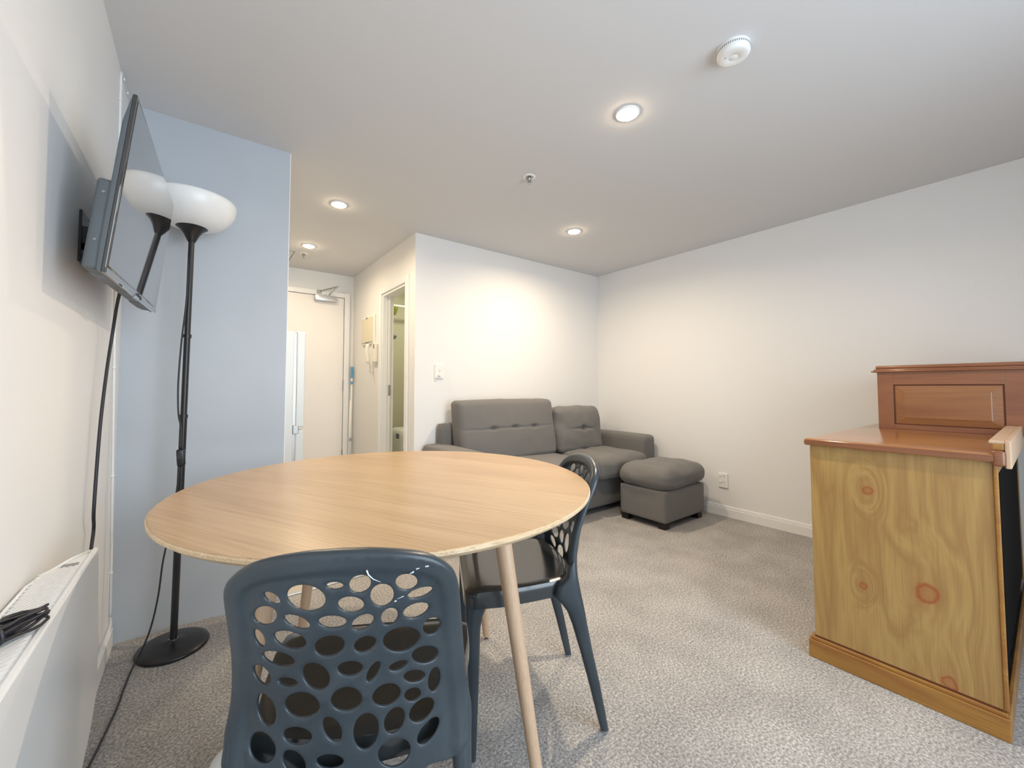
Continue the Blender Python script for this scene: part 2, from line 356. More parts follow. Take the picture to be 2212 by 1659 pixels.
# ---------------------------------------------------------------- hall fittings
t = thing('electrical_panel', 'cream electrical switchboard cover on the hall wall above the intercom phone', 'switchboard', (XH, 3.95, 1.455))
obj('frame', mbox(XH-.018, XH, 3.765, 4.13, 1.455, 1.735, bev=.006), M_white, t, world=True)
obj('cover', mbox(XH-.028, XH-.016, 3.79, 4.105, 1.475, 1.715, bev=.004), M_cream, t, world=True, label='cream cover flap')
for z in (1.472, 1.710): obj('catch', mbox(XH-.031, XH-.026, 3.92, 3.965, z-.006, z+.006), M_gap, t, world=True)
t = thing('intercom_phone', 'white intercom handset on wall between switchboard and bathroom doorway', 'intercom phone', (XH, 3.76, 1.27))
obj('cradle', mbox(XH-.035, XH, 3.69, 3.775, 1.27, 1.45, bev=.01), M_phone, t, world=True)
b = cushion(nb(), XH-.075, XH-.04, 3.785, 3.83, 1.262, 1.45, r=.016, n=10, dents=[((XH-.045, 3.81, 1.38), (.03, .05, .05), .018, (-1, 0, 0))])
obj('handset', b, M_phone, t, world=True, smooth=True)
obj('keys', mbox(XH-.038, XH-.034, 3.70, 3.725, 1.40, 1.44), M_gap, t, world=True)
pts = []
for i in range(90):
    a = i/89; pts.append((XH-.045+.006*cos(i*1.6), 3.80-.05*a+.006*sin(i*1.6), 1.265-.09*sin(pi*a)*(1) ))
obj('cord', tube(nb(), pts, .0025, 6), M_phone, t, world=True, smooth=True)
# mop pole in the corner
t = thing('mop', 'white pole with blue grip leaning in corner beside the entry door', 'mop', (1.262, 4.36, 0))
obj('pole', tube(nb(), [(1.262, 4.36, .06), (1.284, 4.40, 1.20)], .008, 12), M_white, t, world=True, smooth=True)
obj('grip', tube(nb(), [(1.282, 4.396, 1.14), (1.285, 4.402, 1.255)], [.0145, .0145], 12), M_blue, t, world=True, smooth=True, label='blue grip', angle=R(40))
obj('collar', tube(nb(), [(1.279, 4.392, 1.075), (1.28, 4.394, 1.10)], .0135, 12), M_blue, t, world=True)
obj('pole', tube(nb(), [(1.245, 4.35, .06), (1.267, 4.39, .9)], .006, 12), M_white, t, world=True, smooth=True)
obj('collar', tube(nb(), [(1.268, 4.37, .48), (1.27, 4.372, .51)], .017, 12), M_greyp, t, world=True)
obj('head', mbox(1.15, 1.29, 4.33, 4.40, .005, .06, bev=.012), M_blue, t, world=True)
# fridge
t = thing('fridge', 'white fridge freezer seen from its side past the end of grey partition', 'fridge', (.29, 3.6, 0))
obj('cabinet', mbox(-.02, .545, 3.3, 3.86, .03, 1.45, bev=.006), M_fridge, t, world=True)
obj('gasket', mbox(.545, .563, 3.31, 3.85, .05, 1.44), M_silver, t, world=True)
d = obj('door', mbox(.563, .622, 3.3, 3.86, .745, 1.452, bev=.008), M_fridge, t, world=True)
d = obj('door', mbox(.563, .622, 3.3, 3.86, .05, .722, bev=.008), M_fridge, t, world=True)
b = mbox(.545, .585, 3.298, 3.32, .695, .76, bev=.004)
obj('hinge', b, M_steel, t, world=True)
for x in (.02, .5):
    for y in (3.34, 3.82): obj('foot', lathe(nb(), [(0, 0), (.02, 0), (.02, .03), (0, .03)], 12, (x, y)), M_gap, t, world=True)

# ---------------------------------------------------------------- ceiling fittings
def downlight(x, y, W, label, r=.052, z=H):
    t = thing('downlight', label, 'downlight', (x, y, z), group='round recessed ceiling downlights')
    obj('bezel', lathe(nb(), [(r, 0), (r, -.004), (r-.006, -.007), (r-.009, -.004), (r-.010, 0)], 40), M_trim, t, smooth=True)
    obj('lens', lathe(nb(), [(r-.0095, -.003), (r-.013, -.010), (r-.022, -.014), (0, -.015)], 40), M_lens, t, smooth=True)
    l = bpy.data.lights.new('downlight_beam', 'AREA'); l.shape = 'DISK'; l.size = .05; l.energy = W; l.color = (1, .81, .58); l.spread = R(165)
    o = bpy.data.objects.new('downlight_beam', l); C.objects.link(o); o.parent = t; o.location = (0, 0, -.017)
    return t
downlight(1.475, 1.065, 18, 'large near warm downlight in ceiling closest to the smoke alarm')
downlight(2.278, 2.139, 15, 'warm downlight in ceiling above the ottoman and sofa')
downlight(.699, 2.738, 9, 'warm downlight in ceiling just past the end of grey partition')
downlight(.705, 3.70, 7, 'farthest warm downlight near the entry door and hall sprinkler')
l = bpy.data.lights.new('bathroom_fill_light', 'AREA'); l.shape = 'DISK'; l.size = .2; l.energy = 8; l.color = (1, .95, .72)  # unseen fill light added to brighten the bathroom
o = bpy.data.objects.new('bathroom_fill_light', l); C.objects.link(o); o.location = (1.9, 3.8, H-.01)
# smoke alarm
t = thing('smoke_alarm', 'round white smoke alarm with dark vent slots on the ceiling', 'smoke alarm', (1.488, .63, H))
obj('base', lathe(nb(), [(0, 0), (.052, 0), (.053, -.006), (.051, -.014), (0, -.014)], 48), M_white, t, smooth=True, angle=R(35))
b = nb()
for k in range(48):
    a = 2*pi*k/48
    box(b, .0505, .0525, -.0012, .0012, -.0155, -.0085, M=Matrix.Rotation(a, 4, 'Z'))
obj('vent', b, M_gap, t)
obj('cover', lathe(nb(), [(0, -.014), (.052, -.014), (.0525, -.026), (.047, -.034), (.040, -.036), (.016, -.0365), (.015, -.0355), (.0135, -.0365), (0, -.037)], 48), M_white, t, smooth=True, angle=R(50))
obj('led', lathe(nb(), [(0, -.0375), (.0018, -.0375), (.0018, -.034), (0, -.034)], 8, (-.022, .018)), M_gap, t)
# sprinklers
def sprinkler(x, y, label, mt):
    t = thing('sprinkler', label, 'sprinkler', (x, y, H), group='ceiling fire sprinklers')
    obj('rosette', lathe(nb(), [(.036, 0), (.036, -.003), (.025, -.006), (.022, 0), (0, .002)], 32), M_trim, t, smooth=True)
    obj('nozzle', lathe(nb(), [(0, 0), (.012, 0), (.011, -.014), (.006, -.018), (.004, -.03), (0, -.03)], 16), mt, t, smooth=True)
    b = nb(); tube(b, [(.011, 0, -.01), (.014, 0, -.024), (.004, 0, -.038)], .0022, 6); tube(b, [(-.011, 0, -.01), (-.014, 0, -.024), (-.004, 0, -.038)], .0022, 6)
    obj('yoke', b, mt, t)
    obj('deflector', lathe(nb(), [(0, -.038), (.014, -.038), (.015, -.040), (0, -.040)], 16), mt, t)
sprinkler(1.479, 1.732, 'chrome fire sprinkler in middle of the main ceiling', M_steel)
sprinkler(.713, 3.955, 'fire sprinkler on hall ceiling beyond farthest downlight', M_steel)
b = nb()
for a in ((.03, .64, 3.935, 3.94), (.03, .64, 4.305, 4.31), (.635, .64, 3.935, 4.31), (.03, .035, 3.935, 4.31)): box(b, a[0], a[1], a[2], a[3], H-.0025, H)
tag(origin(obj('access_hatch', b, M_seam), (.33, 4.12, H)), 'flush access hatch outline in ceiling beside the fridge', 'hatch')

# ---------------------------------------------------------------- wall plates
t = thing('dimmer_switch', 'white light switch with rocker and dimmer knob on back wall', 'light switch', (1.521, YB, 1.108))
obj('plate', mbox(1.483, 1.559, YB-.011, YB, 1.108, 1.222, bev=.003), M_white, t, world=True)
obj('rocker', mbox(1.512, 1.530, YB-.014, YB-.010, 1.176, 1.196, bev=.002), M_white, t, world=True)
obj('rocker', mbox(1.512, 1.530, YB-.0125, YB-.0105, 1.158, 1.172), M_cream, t, world=True)
obj('knob', lathe(nb(), [(0, 0), (.014, 0), (.0125, .02), (0, .021)], 24, M=Matrix.Translation((1.521, YB-.011, 1.138)) @ Matrix.Rotation(R(90), 4, 'X')), M_white, t, world=True, smooth=True, angle=R(50))
t = thing('power_outlet', 'white double power outlet low on the right wall beside ottoman', 'power outlet', (XR, 1.606, .227))
obj('plate', mbox(XR-.011, XR, 1.569, 1.643, .227, .342, bev=.003), M_white, t, world=True)
for z in (.318, .268):
    obj('switch', mbox(XR-.015, XR-.010, 1.617, 1.635, z-.004, z+.012, bev=.002), M_white, t, world=True)
    obj('switch', mbox(XR-.0115, XR-.0108, 1.617, 1.635, z-.006, z-.003), M_gap, t, world=True)
    b = nb()
    for dy, dz, a in ((.007, .006, 30), (-.007, .006, -30), (0, -.008, 0)):
        box(b, -.001, .001, -.0012, .0012, -.0045, .0045, M=Matrix.Translation((XR-.0112, 1.596+dy, z+dz)) @ Matrix.Rotation(R(a), 4, 'X'))
    obj('socket', b, M_gap, t, world=True)

# ---------------------------------------------------------------- aerial cable on the left wall
t = thing('wall_cable', 'thin white cable clipped up the left wall near grey partition', 'cable', (XL, 2.26, .1))
cp = [(XL+.004, 2.03, H-.022), (XL+.004, 2.05, 1.97), (XL+.004, 2.06, 1.80), (XL+.004, 2.095, 1.38), (XL+.004, 2.155, .92), (XL+.004, 2.235, .37), (XL+.004, 2.262, .12)]
P = smoothpath(cp, 10)
obj('cable', tube(nb(), P, .0042, 8), M_trim, t, world=True, smooth=True)
b = tube(nb(), [(XL+.004, 2.262, .12), (XL+.010, 2.24, .105), (XL+.010, 1.4, .105)], .003, 6)
obj('cable', b, M_trim, t, world=True)
for i in (4, 12, 20, 29, 36, 44, 52):
    q = P[i]; obj('clip', mbox(q.x-.004, q.x+.006, q.y-.008, q.y+.008, q.z-.003, q.z+.003, bev=.001), M_trim, t, world=True)
for y in (2.10, 2.19): obj('clip', mbox(XL+.001, XL+.008, y-.004, y+.004, H-.012, H-.002, bev=.001), M_trim, t, world=True)
obj('cable', tube(nb(), [(XL+.004, 2.03, H-.022), (XL+.004, 2.05, H-.007), (XL+.004, 2.27, H-.007)], .0016, 6), M_wall, t, world=True)

# ---------------------------------------------------------------- television
TC = Vector((-.1372, 1.5989, 1.5116)); ty, tt, tr = .0426, .1079, .0283
tv = Vector((sin(ty), cos(ty), 0)); n_ = Vector((cos(ty), -sin(ty), 0))
n2 = n_*cos(tt)-Vector((0, 0, 1))*sin(tt); v2 = Vector((0, 0, 1))*cos(tt)+n_*sin(tt)
t3 = tv*cos(tr)+v2*sin(tr); v3 = v2*cos(tr)-tv*sin(tr)
MT = Matrix.Identity(4)
for i, v in enumerate((t3, v3, n2)):           # local x = along the screen, y = up, z = out of the screen
    for j in range(3): MT[j][i] = v[j]
MT.translation = TC
t = thing('television', 'black flat television tilted down on a bracket on left wall', 'television', matrix=MT)
W2, H2 = .365, .210
obj('bezel', box(mbox(-W2, W2, -H2, H2, -.010, -.002, bev=.002), -W2, W2, -H2, -H2+.012, -.004, .0), M_bezel, t, smooth=True, angle=R(30))
obj('screen', mbox(-W2+.010, W2-.010, -H2+.018, H2-.010, -.004, -.0005), M_screen, t)
b = mbox(-W2+.001, W2-.001, -H2+.001, H2-.001, -.018, -.0102)
for v in b.verts:
    if v.co.z < -.014 and v.co.y > 0: v.co.z = -.0125; v.co.y -= .01
bmesh.ops.subdivide_edges(b, edges=[e for e in b.edges if abs(e.verts[0].co.y-e.verts[1].co.y) > .2], cuts=6)
for v in b.verts:
    if v.co.z < -.012 and -.20 < v.co.y < .18: v.co.z = -.020
bmesh.ops.bevel(b, geom=[e for e in b.edges if e.verts[0].co.z < -.012 and e.verts[1].co.z < -.012], offset=.002, segments=2, affect='EDGES')
obj('casing', b, M_tv, t, smooth=True, angle=R(40))
bk = obj('rear_housing', mbox(-.356, .356, -H2+.003, .002, -.045, -.012, bev=.008, seg=3), M_tv, t, smooth=True, angle=R(40))
for (x, y) in ((-.3565, -.03), (-.3565, -.14)):
    obj('screw', lathe(nb(), [(0, 0), (.003, 0), (.003, .001), (0, .001)], 10, M=Matrix.Translation((x-.0005, y, -.030)) @ Matrix.Rotation(R(-90), 4, 'Y')), M_gap, bk)
for x0, x1 in ((-.30, -.16), (.14, .30)):
    b = nb()
    for k in range(16): box(b, x0+(x1-x0)*k/16, x0+(x1-x0)*k/16+.005, -H2+.001, -H2+.008, -.041, -.016)
    obj('speaker_grille', b, M_gap, t)
obj('logo_lens', mbox(-.03, .03, -H2-.006, -H2+.004, -.006, .001, bev=.002), M_greyp, t)
br = obj('bracket', mbox(XL, XL+.006, 1.53, 1.66, 1.375, 1.515, bev=.001), M_black, t, world=True)
b = mbox(XL+.004, XL+.05, 1.545, 1.555, 1.43, 1.475); box(b, XL+.004, XL+.05, 1.635, 1.645, 1.43, 1.475); box(b, XL+.02, XL+.085, 1.56, 1.63, 1.40, 1.49)
tube(b, [(XL+.02, 1.53, 1.485), (XL+.07, 1.53, 1.50)], .004)
box(b, XL+.006, XL+.04, 1.54, 1.65, 1.385, 1.40)
obj('bracket_arm', b, M_black, t, world=True)
tvc = [(-.205, 1.70, 1.36), (-.225, 1.78, 1.30), (-.24, 1.83, 1.206), (-.245, 1.80, 1.094), (-.25, 1.77, .943), (-.252, 1.75, .80), (-.252, 1.73, .661), (-.255, 1.76, .60), (-.255, 1.72, .52), (-.255, 1.66, .35), (-.255, 1.62, .16)]
obj('power_cord', tube(nb(), smoothpath(tvc, 8), .0045, 8), M_blackp, t, world=True, smooth=True)

# ---------------------------------------------------------------- panel heater on the left wall
HT = .651; HX = -.19
t = thing('panel_heater', 'white slim panel heater with slatted top on the left wall', 'heater', (-.23, .6, .15))
def prism(pts, x0, x1):
    b = nb(); A = [b.verts.new((x0, y, z)) for y, z in pts]; B = [b.verts.new((x1, y, z)) for y, z in pts]; k = len(pts)
    for i in range(k): b.faces.new((A[i], A[(i+1) % k], B[(i+1) % k], B[i]))
    b.faces.new(A[::-1]); b.faces.new(B); bmesh.ops.recalc_face_normals(b, faces=b.faces); return b
b = prism([(-.55, .2), (1.294, .2), (1.367, .229), (1.44, .288), (1.385, HT), (-.55, HT)], HX-.012, HX)
bmesh.ops.bevel(b, geom=list(b.edges), offset=.003, segments=2, affect='EDGES')
obj('front_panel', b, M_heater, t, world=True)
b = nb()                                           # back part with a rounded far corner, seen from above
out = [(HX-.012, -.55), (HX-.012, 1.37), (HX-.02, 1.372), (HX-.038, 1.34), (-.252, 1.265), (-.2665, 1.20), (-.268, 1.10), (-.268, -.55)]
lo = [b.verts.new((x, y, .2)) for x, y in out]; hi = [b.verts.new((x, y, HT-.006)) for x, y in out]; k = len(out)
for i in range(k): b.faces.new((lo[i], lo[(i+1) % k], hi[(i+1) % k], hi[i]))
b.faces.new(lo[::-1]); b.faces.new(hi); bmesh.ops.recalc_face_normals(b, faces=b.faces)
obj('casing', b, M_heater, t, world=True)
b = nb()
y = -.5; SLA = R(60)
while y < 1.262:
    box(b, 0, min(.106, (1.273-y)/sin(SLA)), 0, .0055, HT-.007, HT-.001, M=Matrix.Translation((-.257, y, 0)) @ Matrix.Rotation(SLA, 4, 'Z')); y += .0165
obj('grille', b, M_heater, t, world=True)
obj('grille_bed', mbox(-.262, HX-.019, -.5, 1.275, HT-.0065, HT-.0055), M_slot, t, world=True)
obj('end_slot', prism([(1.285, HT-.006), (1.305, HT-.006), (1.305, HT-.0045), (1.285, HT-.0045)], -.235, HX-.02), M_slot, t, world=True)
b = prism([(1.265, HT-.01), (1.275, HT-.01), (1.275, HT), (1.265, HT)], -.252, HX-.012)
b2 = nb(); tube(b2, [(-.2665, .9, HT-.004), (-.2655, 1.20, HT-.004), (-.25, 1.265, HT-.004), (HX-.038, 1.335, HT-.004), (HX-.014, 1.375, HT-.004)], .0035, 8)
obj('top_rim', b2, M_heater, t, world=True, smooth=True)
b.free()
# coil of cable on the heater
t = thing('cable_bundle', 'tied bundle of black cable lying on the slatted heater top', 'cable', (-.225, .955, HT))
random.seed(4)
for k in range(11):
    a = []; oy = random.uniform(-.016, .016); oz = random.uniform(0, .020); L0 = random.uniform(.052, .068)
    for i in range(25):
        th = 2*pi*i/24; x = cos(th)*L0; s = sin(th)*(.010+.004*random.random())
        a.append((x, s+oy*(1 if abs(x) > .02 else .6), .006+oz+.003*sin(th*2+k)))
    Mx = Matrix.Translation((-.237, .955, HT)) @ Matrix.Rotation(R(52), 4, 'Z')
    obj('strand', tube(nb(), [Mx @ Vector(p) for p in a], .0022, 6, close=False), M_blackp, t, world=True, smooth=True)
b = nb(); tube(b, [Mx @ Vector((-.012, .022*cos(2*pi*i/16), .016+.016*sin(2*pi*i/16))) for i in range(17)], .003, 6)
obj('tie', b, M_blackp, t, world=True, smooth=True)

# ---------------------------------------------------------------- floor lamp
LX, LY = -.065, 2.115
t = thing('floor_lamp', 'black torchiere floor lamp with white bowl shade against grey partition', 'lamp', (LX, LY, 0))
TX = .018
obj('base', lathe(nb(), [(0, 0), (.116, 0), (.119, .006), (.115, .014), (.095, .021), (.05, .026), (.018, .030), (.013, .034), (0, .034)], 64), M_black, t, smooth=True, angle=R(60))
b = nb()
def lp(z): return (TX*z/1.65, 0, z)
tube(b, [lp(.03), lp(.92)], .0125, 20); tube(b, [lp(.92), lp(1.25)], .0112, 20); tube(b, [lp(1.25), lp(1.65)], .0105, 20)
pole = obj('pole', b, M_black, t, smooth=True, angle=R(50))
for z in (.92, 1.25): obj('collar', tube(nb(), [lp(z-.008), lp(z+.006)], .0145, 20), M_black, pole, smooth=True, angle=R(50))
obj('joint_ring', tube(nb(), [lp(.032), lp(.036)], .015, 20), M_chrome, pole, smooth=True, angle=R(50))
cone = [(.013, 1.645), (.018, 1.655), (.027, 1.675), (.038, 1.692), (.052, 1.703), (.056, 1.706), (.05, 1.708), (0, 1.708)]
obj('cone', lathe(nb(), cone, 40, (TX, 0)), M_black, t, smooth=True, angle=R(60))
bp = [(.04, 1.703), (.075, 1.708), (.108, 1.724), (.135, 1.751), (.149, 1.778), (.1545, 1.800), (.1545, 1.814), (.152, 1.823), (.147, 1.824), (.148, 1.81), (.147, 1.79), (.14, 1.765), (.11, 1.73), (.06, 1.713), (0, 1.71)]
obj('lamp_shade', lathe(nb(), bp, 72, (TX, 0)), M_glass, t, smooth=True, label='white opal glass bowl shade')
sw = thing_sw = mbox(-.014, .014, -.012, .012, -.034, .034, bev=.007, seg=3)
sw.transform(Matrix.Translation((lp(.76)[0]-.002, -.026, .755)) @ Matrix.Rotation(R(-4), 4, 'Y'))
sw = obj('switch', sw, M_black, t, smooth=True, angle=R(60))
obj('button', mbox(-.006, .006, -.041, -.037, .752, .772, bev=.001), M_blackp, sw)
cd = [(.010, -.004, 1.60), (.008, -.018, 1.40), (-.004, -.018, 1.22), (-.010, -.018, 1.05), (-.006, -.02, .93), (.004, -.02, .87), (.004, -.026, .79)]
obj('cord', tube(nb(), smoothpath(cd, 8), .0032, 8), M_blackp, t, smooth=True)
cd = [(.004, -.026, .725), (-.006, -.03, .6), (-.022, -.045, .47), (-.038, -.055, .36), (-.048, -.055, .24), (-.066, -.06, .13), (-.090, -.065, .055), (-.112, -.085, .012), (-.123, -.20, .006), (-.128, -.30, .006), (-.142, -.42, .006), (-.155, -.52, .006), (-.17, -.60, .006), (-.19, -.70, .006)]
obj('cord', tube(nb(), smoothpath(cd, 8), .0030, 8), M_blackp, t, smooth=True)

# ---------------------------------------------------------------- round dining table
tx, ty_, TR, TZ = .5026, 1.236, .597, .745
t = thing('dining_table', 'round light oak dining table on four splayed tapered legs', 'table', (tx, ty_, 0))
top = obj('tabletop', lathe(nb(), [(0, TZ-.006), (TR-.003, TZ-.006), (TR-.003, TZ-.0012), (TR-.0045, TZ), (0, TZ)], 160), M_top, t, smooth=True, angle=R(30))
obj('edge_band', lathe(nb(), [(0, TZ-.024), (TR-.022, TZ-.024), (TR-.012, TZ-.020), (TR, TZ-.010), (TR+.0005, TZ-.004), (TR-.0028, TZ-.0015), (TR-.0028, TZ-.0062), (0, TZ-.0062)], 160), M_edge, t, smooth=True, angle=R(30), label='pale plywood edge')
for k, a in enumerate((21.5, 111.5, 204, 291.5)):
    d = Vector((cos(R(a)), sin(R(a)), 0)); n = 10; pts = []; rr = []
    p0 = d*.38+Vector((0, 0, TZ-.025)); p1 = d*.508+Vector((0, 0, .014))
    for i in range(n+1):
        f = i/n; pts.append(p0.lerp(p1, f)); rr.append(.0235-.0095*f-.001*max(0, f-.9)*10)
    lg = obj('leg', tube(nb(), pts, rr, 24), M_leg, t, smooth=True, angle=R(50))
    obj('foot', lathe(nb(), [(0, 0), (.014, 0), (.014, .004), (.006, .006), (.006, .016), (0, .016)], 16, (p1.x, p1.y)), M_chrome, lg, smooth=True, angle=R(40), label='metal glide')
    obj('mounting_plate', mbox(p0.x-.04, p0.x+.04, p0.y-.04, p0.y+.04, TZ-.030, TZ-.0245), M_black, lg)

# ---------------------------------------------------------------- perforated chairs
HOLES = [(-0.0999, 0.7256, 0.0134, 0.0084, 2.51), (-0.0497, 0.7259, 0.0284, 0.0215, 2.91), (-0.0071, 0.7448, 0.0122, 0.0059, 3.07), (0.0286, 0.7443, 0.0162, 0.0142, -2.68), (0.0961, 0.7381, 0.0171, 0.0133, 2.68), (0.1162, 0.7148, 0.0194, 0.0086, -3.01), (0.0597, 0.7211, 0.0199, 0.0168, 1.71), (0.0143, 0.711, 0.0191, 0.0133, 2.9), (-0.1153, 0.6929, 0.0212, 0.0155, -2.52), (-0.0667, 0.6846, 0.0202, 0.0108, 2.72), (-0.0141, 0.6832, 0.0206, 0.011, 3.07), (0.0297, 0.678, 0.0176, 0.0118, -2.59), (0.0692, 0.6811, 0.0157, 0.0123, 1.37), (0.1094, 0.6828, 0.0199, 0.0134, -3.03), (-0.1303, 0.6494, 0.0162, 0.009, 1.76), (-0.0804, 0.6516, 0.0255, 0.0154, 2.93), (-0.0209, 0.6408, 0.0229, 0.0175, -2.86), (0.0314, 0.6382, 0.017, 0.0131, -2.69), (0.0865, 0.6346, 0.0287, 0.0218, 2.85), (0.1336, 0.6448, 0.0165, 0.0136, 1.77), (-0.1024, 0.6156, 0.0269, 0.0125, 3.05), (-0.1328, 0.5814, 0.0177, 0.0139, 2.36), (-0.0884, 0.5772, 0.0159, 0.0071, -3.12), (-0.0433, 0.5897, 0.024, 0.0188, 2.24), (0.0085, 0.5992, 0.019, 0.0123, 3.06), (0.043, 0.5887, 0.0171, 0.0074, 1.07), (0.0808, 0.5888, 0.0141, 0.0072, -3.07), (0.123, 0.594, 0.0225, 0.0144, 2.67), (-0.1276, 0.523, 0.0276, 0.0165, 1.69), (-0.0665, 0.5402, 0.0285, 0.0222, -2.95), (0.0025, 0.5486, 0.0236, 0.0208, 3.03), (0.0628, 0.5437, 0.0216, 0.0196, 2.82), (0.1058, 0.5626, 0.0178, 0.0094, 2.71), (0.1378, 0.5426, 0.0216, 0.0097, 1.54), (0.103, 0.5303, 0.0145, 0.0112, 2.33), (0.1175, 0.4966, 0.0207, 0.0181, -2.59), (0.0741, 0.4936, 0.0225, 0.0156, 1.42), (-0.0211, 0.4968, 0.024, 0.0129, 1.92), (0.0302, 0.4862, 0.0323, 0.019, 1.53), (-0.0761, 0.4851, 0.0232, 0.015, -3.13), (-0.1343, 0.4603, 0.0238, 0.0223, 1.94), (0.1287, 0.4576, 0.022, 0.0134, 0.8), (0.074, 0.439, 0.0261, 0.0227, 2.73), (-0.0257, 0.4415, 0.0211, 0.0119, 3.02), (-0.0817, 0.4421, 0.0218, 0.0154, 2.3), (0.0961, 0.3887, 0.0192, 0.0118, 3.1)]
ZP = [0, .133, .29, .388, .473, .528, .597, .678, .746, .8, .83]; PP = [-.01, .017, .054, .073, .091, .094, .083, .052, .02, 0, -.012]
def interp(z, X, Y):
    for i in range(len(X)-1):
        if z <= X[i+1]:
            f = (z-X[i])/(X[i+1]-X[i]); f0 = f; return Y[i]+(Y[i+1]-Y[i])*f0
    return Y[-1]
def prof(z):                                     # smoothed side profile of the back and rear legs
    return sum(interp(min(.83, max(0, z+d)), ZP, PP)*w_ for d, w_ in ((-.03, .15), (-.015, .2), (0, .3), (.015, .2), (.03, .15)))
def surf(u, z): return prof(z)+interp(z, [0, .38, .42, .48, .55, .7, .8, .9], [.018, .018, .026, .044, .060, .04, .022, .022])*((u/.18)**2-1)
def inside(p, poly):
    c = False; n = len(poly); x, y = p
    for i in range(n):
        x1, y1 = poly[i]; x2, y2 = poly[i-1]
        if (y1 > y) != (y2 > y) and x < (x2-x1)*(y-y1)/(y2-y1)+x1: c = not c
    return c
def make_back():
    half = [(0, .8045), (.045, .803), (.085, .797), (.115, .790), (.135, .781), (.148, .770), (.160, .756), (.168, .738), (.1715, .715), (.174, .69), (.177, .65), (.181, .60), (.185, .55), (.190, .50), (.195, .45), (.196, .425), (.180, .408), (.16, .404), (.13, .408), (.09, .385), (.045, .384), (0, .384)]
    def dens(P, step=.007):
        out = []
        for a, b in zip(P, P[1:]):
            a = Vector(a); b = Vector(b); k = max(1, round((b-a).length/step))
            for i in range(k): out.append(tuple(a.lerp(b, i/k)))
        out.append(P[-1]); return out
    hs = dens(half)
    hs = [(x, z-(.011*min(1, max(0, (z-.70)/.08)))) for x, z in hs]
    # light smoothing of the outline
    for _ in range(3):
        hs = [hs[0]]+[tuple((Vector(hs[i-1])+Vector(hs[i])*2+Vector(hs[i+1]))/4) for i in range(1, len(hs)-1)]+[hs[-1]]
    outline = hs[:-1]+[(-x, y) for x, y in hs[::-1]][:-1]
    # left side is a touch wider low down
    rim_pts = [Vector(p) for p in outline if p[1] > .42 and (abs(p[0]) > .160 or p[1] > .725)]
    holes = []
    for (cx, cz, a, b, an) in HOLES:
        n = 26; holes.append([(cx+(a*1.02+.0008)*cos(2*pi*i/n)*cos(an)-(b*1.02+.0012)*sin(2*pi*i/n)*sin(an), cz+(a*1.02+.0008)*cos(2*pi*i/n)*sin(an)+(b*1.02+.0012)*sin(2*pi*i/n)*cos(an)) for i in range(n)])
    V = [Vector(p) for p in outline]; loops = [list(range(len(outline)))]
    for h in holes:
        loops.append(list(range(len(V), len(V)+len(h)))); V += [Vector(p) for p in h]
    nb_ = len(V); g = .0056; z = .37
    while z < .8:
        x = -.2
        while x < .2:
            p = Vector((x+random.uniform(-.0008, .0008), z+random.uniform(-.0008, .0008)))
            if inside(p, outline) and min((p-q).length for q in V[:nb_]) > .0038: V.append(p)
            x += g
        z += g
    E = []
    for lp_ in loops: E += [(lp_[i], lp_[(i+1) % len(lp_)]) for i in range(len(lp_))]
    vs, es, fs, ov, oe, of = geometry.delaunay_2d_cdt(V, E, [], 0, 1e-7)
    fs2 = []
    for f in fs:
        c = sum((Vector(vs[i]) for i in f), Vector((0, 0)))/len(f)
        if not inside(c, outline): continue
        if any(inside(c, h) for h in holes if (Vector(h[0])-c).length < .09): continue
        fs2.append(f)
    used = sorted({i for f in fs2 for i in f}); mp = {k: i for i, k in enumerate(used)}
    P2 = [Vector(vs[i]) for i in used]; F2 = [[mp[i] for i in f] for f in fs2]
    bm = nb(); A = []; B = []
    for p in P2:
        d = min((p-q).length for q in rim_pts)
        wd = .029 if p.y < .73 else .029+.003*min(1, (p.y-.73)/.03)*(1-min(1, abs(p.x)/.17)**2)
        s = min(1, max(0, (wd-d)/.011)); s = s*s*(3-2*s)
        e = .005                                 # normals of the curved surface
        dx = (surf(p.x+e, p.y)-surf(p.x-e, p.y))/(2*e); dz = (surf(p.x, p.y+e)-surf(p.x, p.y-e))/(2*e)
        nrm = Vector((dx, -1, 0)).normalized()  # pointing to the rear
        base = Vector((p.x, surf(p.x, p.y), p.y))
        low = max(0, min(1, (.46-p.y)/.06))
        A.append(bm.verts.new(base+nrm*(.006*s))); B.append(bm.verts.new(base-nrm*(.0052+.013*s*(1-.3*low))))
    for f in F2:
        bm.faces.new([A[i] for i in f]); bm.faces.new([B[i] for i in f[::-1]])
    cnt = {}
    for f in F2:
        for i in range(len(f)):
            e = (f[i], f[(i+1) % len(f)]); cnt[tuple(sorted(e))] = cnt.get(tuple(sorted(e)), 0)+1
    bd = []
    for f in F2:
        for i in range(len(f)):
            e = (f[i], f[(i+1) % len(f)])
            if cnt[tuple(sorted(e))] == 1: bd.append(e)
    # outward direction at boundary vertices
    outd = {}
    for a, b in bd:
        d = P2[b]-P2[a]; nn = Vector((d.y, -d.x)).normalized()
        # make it point away from the material: test
        mid = (P2[a]+P2[b])/2+nn*.001
        tri_in = inside(mid, outline) and not any(inside(mid, h) for h in holes if (Vector(h[0])-mid).length < .09)
        if tri_in: nn = -nn
        for q in (a, b): outd[q] = outd.get(q, Vector((0, 0)))+nn
    rings = {}
